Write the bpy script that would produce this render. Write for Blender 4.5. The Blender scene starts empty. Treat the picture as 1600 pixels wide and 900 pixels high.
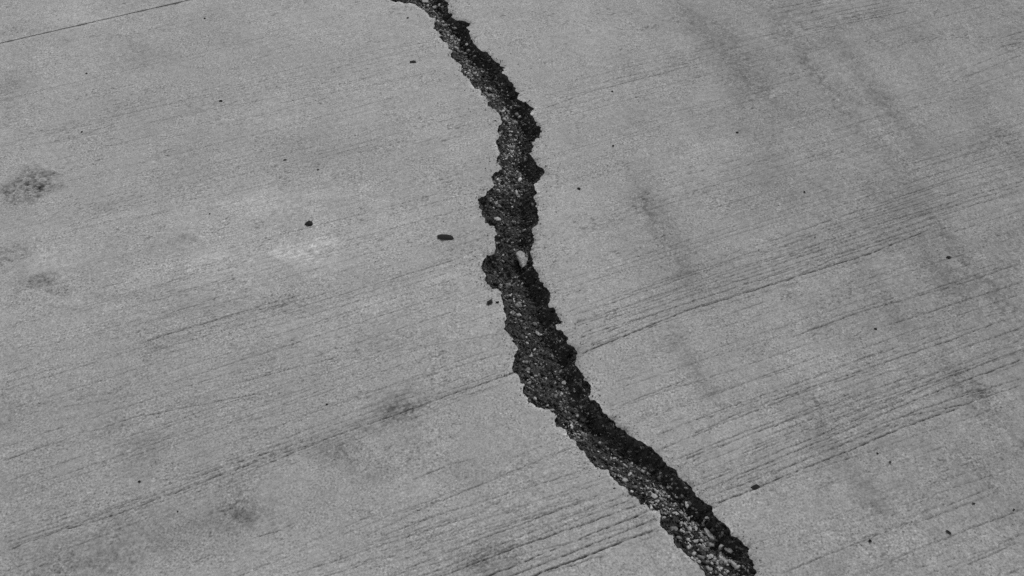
import bpy, math, random
import numpy as np
from mathutils import Vector, Matrix, kdtree

random.seed(7)
rng = np.random.default_rng(7)
S = bpy.context.scene
C = S.collection

# ------------------------------------------------------------------ camera
CAM_H, PITCH, FPX = 1.70, math.radians(50.0), 1715.0      # height, tilt below level, focal length in 1600-wide pixels
cam = bpy.data.cameras.new('camera')
cam.sensor_width = 36.0
cam.lens = FPX / 1600.0 * 36.0
cam.clip_start, cam.clip_end = 0.05, 2000.0
cam_o = bpy.data.objects.new('camera', cam)
cam_o.location = (0, 0, CAM_H)
cam_o.rotation_euler = (math.pi / 2 - PITCH, 0, 0)
C.objects.link(cam_o)
S.camera = cam_o

# ------------------------------------------------------------------ sky and sun (monochrome photograph: neutral light)
SUN_EL, SUN_AZ = math.radians(54), math.radians(36)       # azimuth clockwise from +Y: light comes from the upper right
w = bpy.data.worlds.new('World')
S.world = w
w.use_nodes = True
nt = w.node_tree
nt.nodes.clear()
sky = nt.nodes.new('ShaderNodeTexSky')
sky.sky_type = 'NISHITA'
sky.sun_disc = False
sky.sun_elevation = SUN_EL
sky.sun_rotation = SUN_AZ
sky.dust_density = 3.0
bw = nt.nodes.new('ShaderNodeRGBToBW')
bg = nt.nodes.new('ShaderNodeBackground')
bg.inputs['Strength'].default_value = 0.15
out = nt.nodes.new('ShaderNodeOutputWorld')
nt.links.new(sky.outputs[0], bw.inputs[0])
nt.links.new(bw.outputs[0], bg.inputs[0])
nt.links.new(bg.outputs[0], out.inputs[0])
sun = bpy.data.lights.new('sun', 'SUN')
sun.energy = 0.95
sun.angle = math.radians(20)
sun.color = (1, 1, 1)
sun_o = bpy.data.objects.new('sun', sun)
d = Vector((math.sin(SUN_AZ) * math.cos(SUN_EL), math.cos(SUN_AZ) * math.cos(SUN_EL), math.sin(SUN_EL)))
sun_o.rotation_euler = d.to_track_quat('Z', 'Y').to_euler()
sun_o.location = d * 5
C.objects.link(sun_o)

S.view_settings.view_transform = 'Standard'
S.view_settings.look = 'None'
S.view_settings.gamma = 1.0
S.view_settings.exposure = 0.0
S.cycles.use_denoising = False
S.cycles.max_bounces = 6

# ------------------------------------------------------------------ helpers
def ground(px, py):
    """Where the sight line through a picture point meets the pavement (metres)."""
    px = np.asarray(px, float); py = np.asarray(py, float)
    a = (px - 800) / FPX
    b = (py - 450) / FPX
    cp, sp = math.cos(PITCH), math.sin(PITCH)
    dx, dy, dz = a, cp - b * sp, -sp - b * cp
    t = CAM_H / -dz
    return np.stack([dx * t, dy * t], -1)

def to_px(x, y, z=0.0):
    cp, sp = math.cos(PITCH), math.sin(PITCH)
    dep = y * cp + (CAM_H - z) * sp
    up = y * sp - (CAM_H - z) * cp
    return 800 + FPX * x / dep, 450 - FPX * up / dep

def hash2(ix, iy, seed):
    h = (ix.astype(np.int64) * 374761393 + iy.astype(np.int64) * 668265263 + seed * 974634211) & 0x7fffffff
    h = ((h ^ (h >> 13)) * 1274126177) & 0x7fffffff
    h = ((h ^ (h >> 16)) * 2246822519) & 0x7fffffff
    return ((h >> 7) & 0xffff) / 65535.0

def vnoise(x, y, seed=0):
    """2-D value noise, -1..1"""
    ix, iy = np.floor(x), np.floor(y)
    fx, fy = x - ix, y - iy
    fx = fx * fx * (3 - 2 * fx); fy = fy * fy * (3 - 2 * fy)
    a = hash2(ix, iy, seed); b = hash2(ix + 1, iy, seed)
    c = hash2(ix, iy + 1, seed); e = hash2(ix + 1, iy + 1, seed)
    return ((a * (1 - fx) + b * fx) * (1 - fy) + (c * (1 - fx) + e * fx) * fy) * 2 - 1

def fbm(x, y, seed=0, octs=4, gain=0.5):
    s = 0; a = 1; n = 0
    for k in range(octs):
        s = s + a * vnoise(x * 2 ** k + 17.3 * k, y * 2 ** k - 9.1 * k, seed + k); n += a; a *= gain
    return s / n

def mesh_np(name, co, faces, attrs=None, mat=None, smooth=False):
    me = bpy.data.meshes.new(name)
    co = np.asarray(co, np.float32); faces = np.asarray(faces, np.int32)
    k = faces.shape[1]
    me.vertices.add(len(co)); me.vertices.foreach_set('co', co.ravel())
    me.loops.add(faces.size); me.loops.foreach_set('vertex_index', faces.ravel())
    me.polygons.add(len(faces))
    me.polygons.foreach_set('loop_start', np.arange(len(faces), dtype=np.int32) * k)
    me.polygons.foreach_set('loop_total', np.full(len(faces), k, np.int32))
    if smooth:
        me.polygons.foreach_set('use_smooth', np.ones(len(faces), bool))
    for n, v in (attrs or {}).items():
        at = me.attributes.new(n, 'FLOAT', 'POINT')
        at.data.foreach_set('value', np.asarray(v, np.float32))
    me.update(calc_edges=True)
    if mat: me.materials.append(mat)
    return me

def link(name, me, parent=None, loc=None):
    o = bpy.data.objects.new(name, me)
    C.objects.link(o)
    if loc is not None: o.location = loc
    if parent: o.parent = parent
    return o

def tag(o, label, cat, group=None):
    o['label'] = label; o['category'] = cat
    if group: o['group'] = group
    return o

# ------------------------------------------------------------------ materials
def mat_base(name, rough=0.9, spec=0.2):
    m = bpy.data.materials.new(name); m.use_nodes = True
    n = m.node_tree.nodes; b = n['Principled BSDF']
    b.inputs['Roughness'].default_value = rough
    b.inputs['Specular IOR Level'].default_value = spec
    return m, n, m.node_tree.links, b

def mnode(n, l, op, a, b):
    q = n.new('ShaderNodeMath'); q.operation = op
    for i, v in enumerate((a, b)):
        if isinstance(v, (int, float)): q.inputs[i].default_value = v
        else: l.new(v, q.inputs[i])
    return q.outputs[0]

def noise(n, l, scale, detail, coord, rough=0.6):
    q = n.new('ShaderNodeTexNoise'); q.inputs['Scale'].default_value = scale
    q.inputs['Detail'].default_value = detail; q.inputs['Roughness'].default_value = rough
    l.new(coord, q.inputs['Vector']); return q.outputs['Fac']

def ramp(n, l, fac, pts):
    q = n.new('ShaderNodeValToRGB'); l.new(fac, q.inputs[0])
    while len(q.color_ramp.elements) < len(pts): q.color_ramp.elements.new(0.5)
    for e, (p, v) in zip(q.color_ramp.elements, pts):
        e.position = p; e.color = (v, v, v, 1)
    return q.outputs[0]

def concrete_material():
    m, n, l, b = mat_base('concrete', 0.92, 0.15)
    co = n.new('ShaderNodeTexCoord').outputs['Object']
    at = n.new('ShaderNodeAttribute'); at.attribute_name = 'wear'
    grain = ramp(n, l, noise(n, l, 260, 1.5, co, 0.6), [(0.20, 0.15), (0.35, 0.70), (0.50, 1.03), (0.65, 1.28), (0.80, 2.0)])
    pat = ramp(n, l, noise(n, l, 11, 4, co, 0.65), [(0.30, 0.30), (0.62, 1.0)])
    gm = n.new('ShaderNodeMix'); gm.data_type = 'FLOAT'
    l.new(pat, gm.inputs[0]); gm.inputs[2].default_value = 1.0; l.new(grain, gm.inputs[3]); grain = gm.outputs[0]
    mott = ramp(n, l, noise(n, l, 75, 3, co, 0.6), [(0.25, 0.86), (0.75, 1.14)])
    soft = ramp(n, l, noise(n, l, 5, 4, co, 0.55), [(0.25, 0.93), (0.75, 1.07)])
    v = mnode(n, l, 'MULTIPLY', grain, mott)
    v = mnode(n, l, 'MULTIPLY', v, soft)
    v = mnode(n, l, 'MULTIPLY', v, at.outputs['Fac'])
    v = mnode(n, l, 'MULTIPLY', v, 0.335)
    cc = n.new('ShaderNodeCombineColor')
    for i in range(3): l.new(v, cc.inputs[i])
    l.new(cc.outputs[0], b.inputs['Base Color'])
    bp = n.new('ShaderNodeBump'); bp.inputs['Strength'].default_value = 0.5; bp.inputs['Distance'].default_value = 0.0012
    l.new(noise(n, l, 420, 3, co, 0.7), bp.inputs['Height']); l.new(bp.outputs[0], b.inputs['Normal'])
    return m

def earth_material(name, lo, hi, scale=260, spec=0.2):
    m, n, l, b = mat_base(name, 0.9, spec)
    co = n.new('ShaderNodeTexCoord').outputs['Object']
    v = ramp(n, l, noise(n, l, scale, 4, co, 0.7), [(0.3, lo), (0.55, (lo + hi) / 2.4), (0.8, hi)])
    l.new(v, b.inputs['Base Color'])
    bp = n.new('ShaderNodeBump'); bp.inputs['Strength'].default_value = 0.7; bp.inputs['Distance'].default_value = 0.003
    l.new(noise(n, l, scale * 1.3, 3, co, 0.7), bp.inputs['Height']); l.new(bp.outputs[0], b.inputs['Normal'])
    return m

def stone_material(name, value=None):
    """broken stone; colour from the vertex attribute 'tone' or one value"""
    m, n, l, b = mat_base(name, 0.85, 0.25)
    co = n.new('ShaderNodeTexCoord').outputs['Object']
    g = ramp(n, l, noise(n, l, 420, 3, co, 0.7), [(0.25, 0.65), (0.75, 1.35)])
    if value is None:
        at = n.new('ShaderNodeAttribute'); at.attribute_name = 'tone'
        v = mnode(n, l, 'MULTIPLY', g, at.outputs['Fac'])
    else:
        v = mnode(n, l, 'MULTIPLY', g, value)
    cc = n.new('ShaderNodeCombineColor')
    for i in range(3): l.new(v, cc.inputs[i])
    l.new(cc.outputs[0], b.inputs['Base Color'])
    bp = n.new('ShaderNodeBump'); bp.inputs['Strength'].default_value = 0.4; bp.inputs['Distance'].default_value = 0.001
    l.new(noise(n, l, 500, 2, co), bp.inputs['Height']); l.new(bp.outputs[0], b.inputs['Normal'])
    return m

M_CONC = concrete_material()
M_WALL = earth_material('dark_fracture', 0.04, 0.17, 170)  # broken faces of the crack, coloured much darker than the slab tops
M_BED = earth_material('dark_earth', 0.020, 0.10, 200)
M_GRAVEL = stone_material('gravel')
M_PALE = stone_material('pale_stone', 0.36)
M_GREY = stone_material('grey_stone', 0.15)
M_DARK = stone_material('dark_chip', 0.014)

# ------------------------------------------------------------------ crack outline (traced, then laid on the ground)
RIGHT = [(640,-95),(655,-60),(675,-35),(690,-18),(698,0),(700,12),(700,18),(707,21),(705,26),(712,30),(725,32),(735,36),(732,41),(728,43),(735,49),(736,58),(738,66),(743,69),(751,78),(760,80),(766,86),(772,93),(779,97),(781,102),(790,105),(787,111),(784,114),(793,118),(796,126),(803,131),(805,140),(808,152),(815,157),(818,159),(823,159),(827,165),(835,169),(830,174),(833,182),(838,194),(846,198),(847,205),(843,215),(839,215),(836,221),(828,223),(834,226),(831,232),(832,237),(824,240),(832,245),(838,256),(847,260),(850,269),(845,275),(840,282),(836,292),(834,306),(839,316),(841,328),(842,342),(838,350),(832,354),(835,366),(834,376),(832,384),(829,395),(830,398),(834,408),(837,420),(842,430),(842,438),(850,442),(858,454),(859,464),(857,478),(868,484),(874,495),(880,502),(876,505),(868,505),(868,513),(880,518),(888,527),(888,538),(894,540),(902,547),(901,558),(899,569),(906,578),(914,588),(909,593),(918,595),(924,603),(923,611),(919,618),(929,624),(937,631),(941,640),(950,650),(960,658),(964,666),(980,676),(996,688),(1010,695),(1023,704),(1035,714),(1040,722),(1048,729),(1060,744),(1074,752),(1081,760),(1082,767),(1089,775),(1100,784),(1114,790),(1113,798),(1122,810),(1138,824),(1150,838),(1162,848),(1170,860),(1172,868),(1177,875),(1176,886),(1178,900),(1186,925),(1180,960),(1200,1000),(1210,1060),(1196,1130)]
LEFT = [(560,-95),(575,-62),(590,-30),(604,-12),(624,0),(630,3.5),(650,7.5),(658,13),(665,18),(672,27),(680,29),(678,36),(681,45),(689,54),(695,66),(701,71),(700,75),(707,79),(704,86),(709,92),(718,98),(719,110),(727,119),(734,126),(740,134),(750,140),(751,148),(760,153),(766,155),(767,167),(775,172),(780,179),(784,188),(778,197),(777,203),(780,214),(775,221),(778,232),(780,242),(776,249),(779,256),(784,260),(780,265),(770,272),(769,280),(772,286),(766,294),(760,300),(752,306),(747,316),(748,323),(753,334),(758,338),(757,345),(764,351),(772,351),(773,360),(772,370),(774,384),(773,395),(768,396),(760,396),(756,406),(751,416),(754,422),(759,428),(758,438),(766,445),(778,450),(783,462),(786,472),(786,480),(790,488),(792,495),(788,502),(790,510),(795,520),(800,526),(800,532),(807,540),(804,558),(801,570),(803,581),(811,586),(813,595),(820,600),(817,606),(821,618),(826,629),(836,633),(849,638),(860,641),(867,646),(873,651),(868,654),(869,667),(878,668),(886,672),(888,680),(900,689),(904,698),(913,704),(917,714),(923,722),(930,729),(942,733),(954,742),(962,750),(970,758),(982,768),(992,776),(1001,789),(1009,787),(1012,792),(1024,797),(1032,802),(1032,818),(1040,829),(1044,835),(1054,838),(1053,848),(1064,858),(1074,869),(1086,878),(1094,888),(1102,900),(1116,925),(1130,950),(1140,990),(1165,1050),(1180,1130)]

def rough_line(pts, amp, levels, seed):
    """break a coarse outline up into crumbly edges"""
    r = np.random.default_rng(seed)
    p = ground(*np.array(pts, float).T)
    for k in range(levels):
        a, b = p[:-1], p[1:]
        dd = b - a
        nrm = np.stack([-dd[:, 1], dd[:, 0]], -1)
        mid = (a + b) / 2 + nrm * r.normal(0, amp, (len(a), 1)) + dd * r.normal(0, 0.08, (len(a), 1))
        q = np.empty((len(p) + len(mid), 2)); q[0::2] = p; q[1::2] = mid
        p = q
    return p

PR = rough_line(RIGHT, 0.15, 3, 1)
PL = rough_line(LEFT, 0.15, 3, 2)

def resample(p, step):
    seg = np.linalg.norm(np.diff(p, axis=0), axis=1)
    s = np.concatenate([[0], np.cumsum(seg)])
    t = np.arange(0, s[-1], step)
    return np.stack([np.interp(t, s, p[:, 0]), np.interp(t, s, p[:, 1])], -1)

QR, QL = resample(PR, 0.0006), resample(PL, 0.0006)
def make_kd(q):
    kd = kdtree.KDTree(len(q))
    for i, p in enumerate(q): kd.insert((p[0], p[1], 0), i)
    kd.balance(); return kd
KR, KL = make_kd(QR), make_kd(QL)
POLY = np.concatenate([PL, PR[::-1]])

def inside(pts):
    res = np.zeros(len(pts), bool)
    a, b = POLY, np.roll(POLY, -1, 0)
    for i0 in range(0, len(pts), 4000):
        p = pts[i0:i0 + 4000]
        y = p[:, 1:2]; x = p[:, 0:1]
        c = (a[:, 1] > y) != (b[:, 1] > y)
        dy = b[:, 1] - a[:, 1]; dy = np.where(dy == 0, 1e-12, dy)
        xi = a[:, 0] + (y - a[:, 1]) / dy * (b[:, 0] - a[:, 0])
        res[i0:i0 + 4000] = ((c & (x < xi)).sum(1) % 2) == 1
    return res

def near(kd, pts):
    dd = np.empty(len(pts)); ii = np.empty(len(pts), int)
    for k, p in enumerate(pts):
        _, i, e = kd.find((p[0], p[1], 0)); dd[k] = e; ii[k] = i
    return dd, ii

# ------------------------------------------------------------------ pavement grid, laid along the brushed grooves
J0, J1 = ground(0, 68), ground(297, 0)                      # the joint at the far left sets the direction
UD = (J1 - J0) / np.linalg.norm(J1 - J0)
VD = np.array([-UD[1], UD[0]])                               # away from the camera
ORG = ground(800, 450)
def uv(p): q = np.asarray(p) - ORG; return np.stack([q @ UD, q @ VD], -1)
def xy(u, v): return ORG + np.asarray(u)[..., None] * UD + np.asarray(v)[..., None] * VD
VJ = uv(J0)[1]
JW = 0.0026
DU, DV, B = 0.0026, 0.0014, 24
corner = uv(ground([-60, 1660, 1660, -60], [-60, -60, 960, 960]))
CRK = uv(POLY)
u0, u1 = min(corner[:, 0].min(), CRK[:, 0].min()) - .02, max(corner[:, 0].max(), CRK[:, 0].max()) + .02
v0, v1 = min(corner[:, 1].min(), CRK[:, 1].min()) - .02, corner[:, 1].max() + .02

# grooves: (picture points along the groove, strength)
G = [
 ([(330,980),(610,898),(967,760)], .95), ([(480,960),(667,897),(983,771)], .95), ([(560,945),(690,897),(993,778)], .9),
 ([(600,935),(787,863),(900,823),(1003,788)], 1.5), ([(640,945),(773,897),(1018,797)], 1.7), ([(700,940),(805,897),(1032,808)], 1.4),
 ([(730,940),(837,898),(930,862),(1030,826)], 2.0), ([(846,898),(953,866)], .7), ([(973,858),(1030,836)], .5),
 ([(560,844),(660,793),(782,745),(902,697)], .8), ([(593,840),(690,804),(926,730)], .6), ([(613,848),(680,823),(790,783)], .6),
 ([(623,803),(740,763)], .4), ([(620,728),(650,713)], .6), ([(640,752),(700,727),(755,711)], .6),
 ([(380,740),(500,690),(560,668),(687,622),(753,600),(810,580)], 1.3), ([(692,629),(753,610),(800,596)], .8),
 ([(400,720),(500,680),(640,632),(690,616)], .8), ([(430,690),(560,640),(650,610)], .5), ([(420,672),(510,633),(620,600),(800,548)], .4),
 ([(0,866),(90,830),(190,800),(283,767),(330,747),(410,718),(520,682)], 1.25), ([(0,850),(60,832),(150,802),(230,773)], .8),
 ([(0,838),(80,810),(140,790)], .5), ([(283,755),(360,725),(440,700),(500,680)], .7), ([(290,745),(380,712),(470,684)], .5),
 ([(190,638),(215,618)], .4), ([(220,650),(300,635),(410,613)], .6), ([(230,680),(280,660)], .5),
 ([(0,722),(80,692),(110,683)], .6), ([(40,742),(120,715)], .4),
 ([(255,898),(300,880),(340,864)], .8), ([(390,843),(430,832),(465,817)], .7), ([(380,895),(430,875)], .5),
 ([(213,540),(262,523),(330,502),(400,480),(465,462)], 1.1), ([(240,500),(290,482),(330,472)], .6), ([(250,490),(310,470),(400,452)], .4),
 ([(150,452),(200,438)], .5), ([(233,437),(290,420),(350,407)], .5), ([(237,450),(330,418)], .6), ([(260,463),(360,433)], .5),
 ([(10,584),(45,573)], .7), ([(0,600),(60,583),(105,572)], .5), ([(370,600),(430,582),(533,556)], .7), ([(340,595),(420,570),(533,535)], .4),
 ([(0,242),(40,230),(110,215),(190,190)], .6), ([(0,230),(100,203),(180,185)], .4), ([(50,380),(110,370)], .4), ([(200,343),(270,328)], .5),
 ([(540,133),(620,106),(690,85)], .4), ([(560,120),(680,84)], .4), ([(600,78),(690,62)], .5), ([(540,145),(650,115),(700,102)], .35),
 ([(430,290),(500,268)], .4), ([(500,280),(600,250)], .3),
 # right of the crack
 ([(905,553),(1000,514),(1067,487),(1180,453),(1300,414),(1370,391),(1455,358)], 1.4), ([(905,545),(1030,497),(1120,470),(1230,436),(1300,405),(1410,370)], .9),
 ([(900,536),(1020,492),(1130,455),(1230,420),(1360,380),(1500,335)], .8), ([(905,523),(1030,478),(1150,440),(1300,393)], .6), ([(890,507),(1000,470),(1110,432),(1270,383),(1420,335)], .6),
 ([(880,490),(980,455),(1100,418)], .4), ([(1180,400),(1330,350),(1490,302),(1600,272)], .6), ([(1190,410),(1340,362),(1500,312),(1600,283)], .7), ([(1240,425),(1370,372),(1480,330),(1600,300)], .8),
 ([(1300,383),(1450,333),(1600,290)], .5), ([(1110,500),(1200,470)], .4), ([(1350,330),(1470,290),(1600,255)], .5),
 ([(960,638),(1020,615),(1070,594)], .7), ([(985,665),(1080,630),(1190,588),(1290,553)], .8), ([(1020,683),(1110,648),(1240,600),(1390,545)], .7),
 ([(1000,655),(1100,618),(1240,575)], .4), ([(1080,680),(1170,640),(1290,598),(1400,560),(1600,490)], .7), ([(1030,703),(1140,658),(1250,615),(1380,572)], .7),
 ([(1050,720),(1150,680),(1260,640),(1340,612)], .7), ([(1070,735),(1180,690),(1300,640),(1420,598)], .8), ([(1060,730),(1170,680),(1310,625),(1440,585)], .5),
 ([(1075,748),(1190,702),(1310,655),(1430,610)], .9), ([(1085,760),(1200,713),(1320,662),(1420,623)], .9), ([(1090,769),(1210,720),(1330,668),(1430,625),(1600,560)], 1.2),
 ([(1100,779),(1180,750),(1300,700),(1395,662)], 1.2), ([(1115,789),(1170,767),(1240,738),(1350,695),(1410,668),(1500,638)], 1.3), ([(1200,745),(1310,698),(1430,655)], .6),
 ([(1400,655),(1510,632),(1600,600)], .7), ([(1440,640),(1530,612),(1600,590)], .7), ([(1250,520),(1370,480),(1600,405)], .5), ([(1230,530),(1340,488),(1480,450),(1600,410)], .7),
 ([(1380,510),(1490,475),(1600,440)], .7), ([(1400,590),(1500,545),(1600,512)], .6), ([(1300,640),(1440,590),(1600,530)], .5), ([(1420,620),(1520,575),(1600,548)], .6),
 ([(1220,897),(1290,868),(1350,845),(1410,820),(1440,808)], .8), ([(1350,897),(1420,865),(1540,818),(1600,795)], .8), ([(1490,892),(1560,862),(1600,845)], .9), ([(1440,900),(1520,872),(1600,830)], .6),
 ([(1470,795),(1530,770),(1560,760)], .5), ([(1380,830),(1440,800),(1500,780)], .4), ([(1570,900),(1600,885)], .7),
 ([(1215,20),(1290,3)], .5), ([(1225,30),(1320,8)], .6), ([(1235,38),(1340,12)], .6), ([(1250,48),(1370,18)], .7), ([(1260,55),(1330,38)], .5), ([(1310,30),(1380,15)], .9), ([(1325,33),(1400,17)], .8),
 ([(850,170),(920,145),(1060,108)], .7), ([(860,158),(940,137),(1020,115)], .4), ([(860,147),(950,122)], .4), ([(1300,205),(1370,183),(1460,160)], .5),
 ([(1412,258),(1480,240),(1560,215),(1600,205)], .8), ([(1420,268),(1520,238),(1600,215)], .5), ([(1560,60),(1600,48)], .7), ([(1560,75),(1600,65)], .7), ([(1565,95),(1600,85)], .5), ([(1565,125),(1600,117)], .4),
 ([(1120,258),(1190,240)], .5), ([(1560,250),(1600,238)], .5), ([(1530,265),(1600,248)], .5), ([(1220,470),(1300,450)], .3), ([(1100,620),(1170,600)], .3),
]
# fainter brush lines filling the bands between
r_ = np.random.default_rng(11)
def band(pa, pb, n, s, spread=0.5):
    """n faint lines between two boundary lines given by their picture end points"""
    for k in range(n):
        t = (k + .5 + r_.uniform(-.3, .3)) / n
        a = np.array(pa[0]) * (1 - t) + np.array(pb[0]) * t
        b = np.array(pa[1]) * (1 - t) + np.array(pb[1]) * t
        q0, q1 = sorted(r_.uniform(0, 1, 2))
        if q1 - q0 < .5: q0, q1 = max(0, q0 - .3), min(1, q1 + .3)
        G.append(([tuple(a + (b - a) * q0), tuple(a + (b - a) * (q0 + q1) / 2), tuple(a + (b - a) * q1)], s * r_.uniform(.7, 1.6)))
band(((380,900),(960,690)), ((560,905),(1020,800)), 10, .35)
band(((300,745),(800,560)), ((300,760),(800,590)), 5, .35)
band(((0,830),(300,735)), ((0,866),(300,758)), 4, .35)
band(((1050,700),(1600,500)), ((1110,785),(1600,600)), 14, .45)
band(((890,480),(1600,240)), ((905,548),(1600,330)), 12, .4)
band(((1030,640),(1600,440)), ((1050,700),(1600,520)), 8, .3)
band(((100,470),(560,340)), ((100,580),(560,470)), 12, .3)
band(((0,200),(700,40)), ((0,250),(700,110)), 9, .3)
band(((0,600),(800,480)), ((0,740),(800,580)), 12, .25)
band(((850,130),(1400,0)), ((850,175),(1400,50)), 8, .3)
band(((1200,0),(1400,-30)), ((1230,60),(1420,20)), 8, .45)
band(((0,300),(700,130)), ((0,400),(740,260)), 12, .2)
band(((1250,880),(1600,740)), ((1400,910),(1600,880)), 6, .3)
band(((1180,330),(1600,190)), ((1200,420),(1600,290)), 10, .3)
band(((1450,120),(1600,60)), ((1450,260),(1600,215)), 8, .3)
band(((0,480),(800,270)), ((0,900),(900,560)), 60, .30)
band(((0,90),(660,-60)), ((0,480),(760,270)), 50, .24)
band(((760,120),(1600,-90)), ((850,480),(1600,240)), 50, .25)
band(((880,500),(1600,260)), ((1180,900),(1600,760)), 50, .25)
band(((300,920),(980,640)), ((600,930),(1050,830)), 20, .30)

GL = []                                                       # the same grooves along u: v(u), strength(u)
for pts, s in G:
    q = uv(ground(*np.array(pts, float).T)); o = np.argsort(q[:, 0])
    GL.append((q[o, 0], q[o, 1], s * 1.2 if .34 < s < .75 else s * .88))

def line_px(px, py): return uv(ground(px, py))

# stains and pale patches: centre, half sizes (picture points), strength
STAINS = [
 (40,290,34,26,-.32,1),(38,298,30,12,-.12,1),(85,293,20,6,-.25,1),(64,437,20,10,-.36,1),(292,373,14,9,-.16,1),(385,805,30,22,-.26,0),(335,812,34,22,-.18,0),(205,845,64,46,-.15,0),(95,890,64,42,-.14,0),(300,850,60,30,-.07,0),(40,760,60,30,-.06,0),(480,800,60,30,-.05,0),
 (622,638,34,20,-.30,0),(570,668,20,10,-.18,0),(530,708,34,17,-.24,0),(590,738,26,22,-.13,0),(762,880,50,26,-.20,0),(225,706,30,22,-.17,0),(8,645,24,34,-.13,0),(14,130,22,24,-.13,0),(245,546,22,20,-.12,0),(390,560,40,20,-.10,0),
 (430,478,70,16,-.10,0),(720,740,40,22,-.09,0),(640,690,24,18,-.10,0),(360,760,30,22,-.12,0),(30,445,8,20,-.1,0),(15,395,28,12,-.12,1),(92,455,18,8,-.14,1),(170,320,22,10,-.08,0),
 (480,240,60,26,-.07,0),(230,85,60,22,-.07,0),(200,20,60,30,-.08,0),(30,40,50,40,-.07,0),(340,50,60,24,-.06,0),(700,445,14,7,-.10,1),(500,395,14,8,-.08,1),(400,350,12,6,-.08,1),
 (410,322,62,20,.15,0),(390,345,120,34,.06,0),(450,400,110,30,.07,0),(300,420,100,24,.07,0),(465,392,30,9,.14,1),(505,380,22,7,.14,1),(430,305,30,8,.12,1),(360,318,22,8,.10,1),(335,402,34,8,.10,1),(478,412,24,6,.13,1),(580,480,16,10,.13,1),(610,475,12,6,.12,1),(85,432,14,6,.16,1),(60,405,20,8,.10,1),(478,390,54,16,.13,1),(440,398,24,5,.16,1),(280,352,34,18,.09,0),(75,420,40,14,.14,1),(128,473,36,5,.20,1),(170,476,18,5,.18,1),(572,470,26,18,.10,1),(690,440,34,10,.13,1),(300,375,14,10,.14,1),(325,400,40,14,.08,0),
 (110,400,40,14,.08,0),(700,428,24,14,.08,1),(560,290,30,8,.07,0),(500,405,44,10,.10,1),(520,305,30,6,.12,1),(230,430,40,20,.07,0),(130,500,60,14,.05,0),(480,130,80,20,.06,0),(440,180,60,20,.05,0),(80,20,50,16,.08,1),(150,30,80,12,.06,0),
 
 
 (1525,610,18,10,-.18,1),(1410,880,40,16,-.10,0),
 (1190,290,40,40,-.06,0),(1420,300,60,30,-.07,0),
 (1100,240,60,40,.05,0),(1000,140,60,30,.04,0),(1210,370,40,30,.05,0),(1030,520,60,50,.06,0),(1280,560,80,30,.06,0),(1180,790,60,40,.05,0),(1300,820,70,40,.04,0),(940,430,40,60,.05,0),(900,350,30,60,.06,0),(1250,40,40,14,.10,0),
]
# drag marks: picture line, width, strength
MARKS = [((1110,-40),(1250,230),120,-.07),((1200,-20),(1420,290),100,-.07),((1010,260),(1100,480),60,-.05),((1420,300),(1580,520),80,-.06),((1185,-10),(1330,195),17,-.24),((1212,-10),(1265,70),12,-.16),((1050,-10),(1185,150),44,-.13),((1120,20),(1200,150),18,-.10),((1000,315),(1075,440),30,-.17),((985,250),(1010,330),30,-.07),((1300,60),(1430,230),34,-.09),
 ((1440,330),(1575,485),14,-.24),((1420,360),(1500,470),30,-.10),((1320,395),(1405,510),20,-.13),((1220,420),(1295,545),18,-.14),((1055,525),(1125,625),24,-.11),((1300,690),(1385,800),24,-.13),((1490,580),(1610,730),26,-.15),((1560,430),(1610,560),26,-.14),
 ((1530,180),(1600,260),30,-.09),((1150,180),(1260,330),50,-.06),((1440,640),(1540,790),36,-.07),((1540,740),(1600,800),18,-.10),((1000,20),(1100,180),30,-.06),((1380,140),(1480,300),24,-.06)]
STREAK = (ground(1310, 150) - ground(1210, 0)); STREAK /= np.linalg.norm(STREAK)
STREAKN = np.array([-STREAK[1], STREAK[0]])

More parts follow.
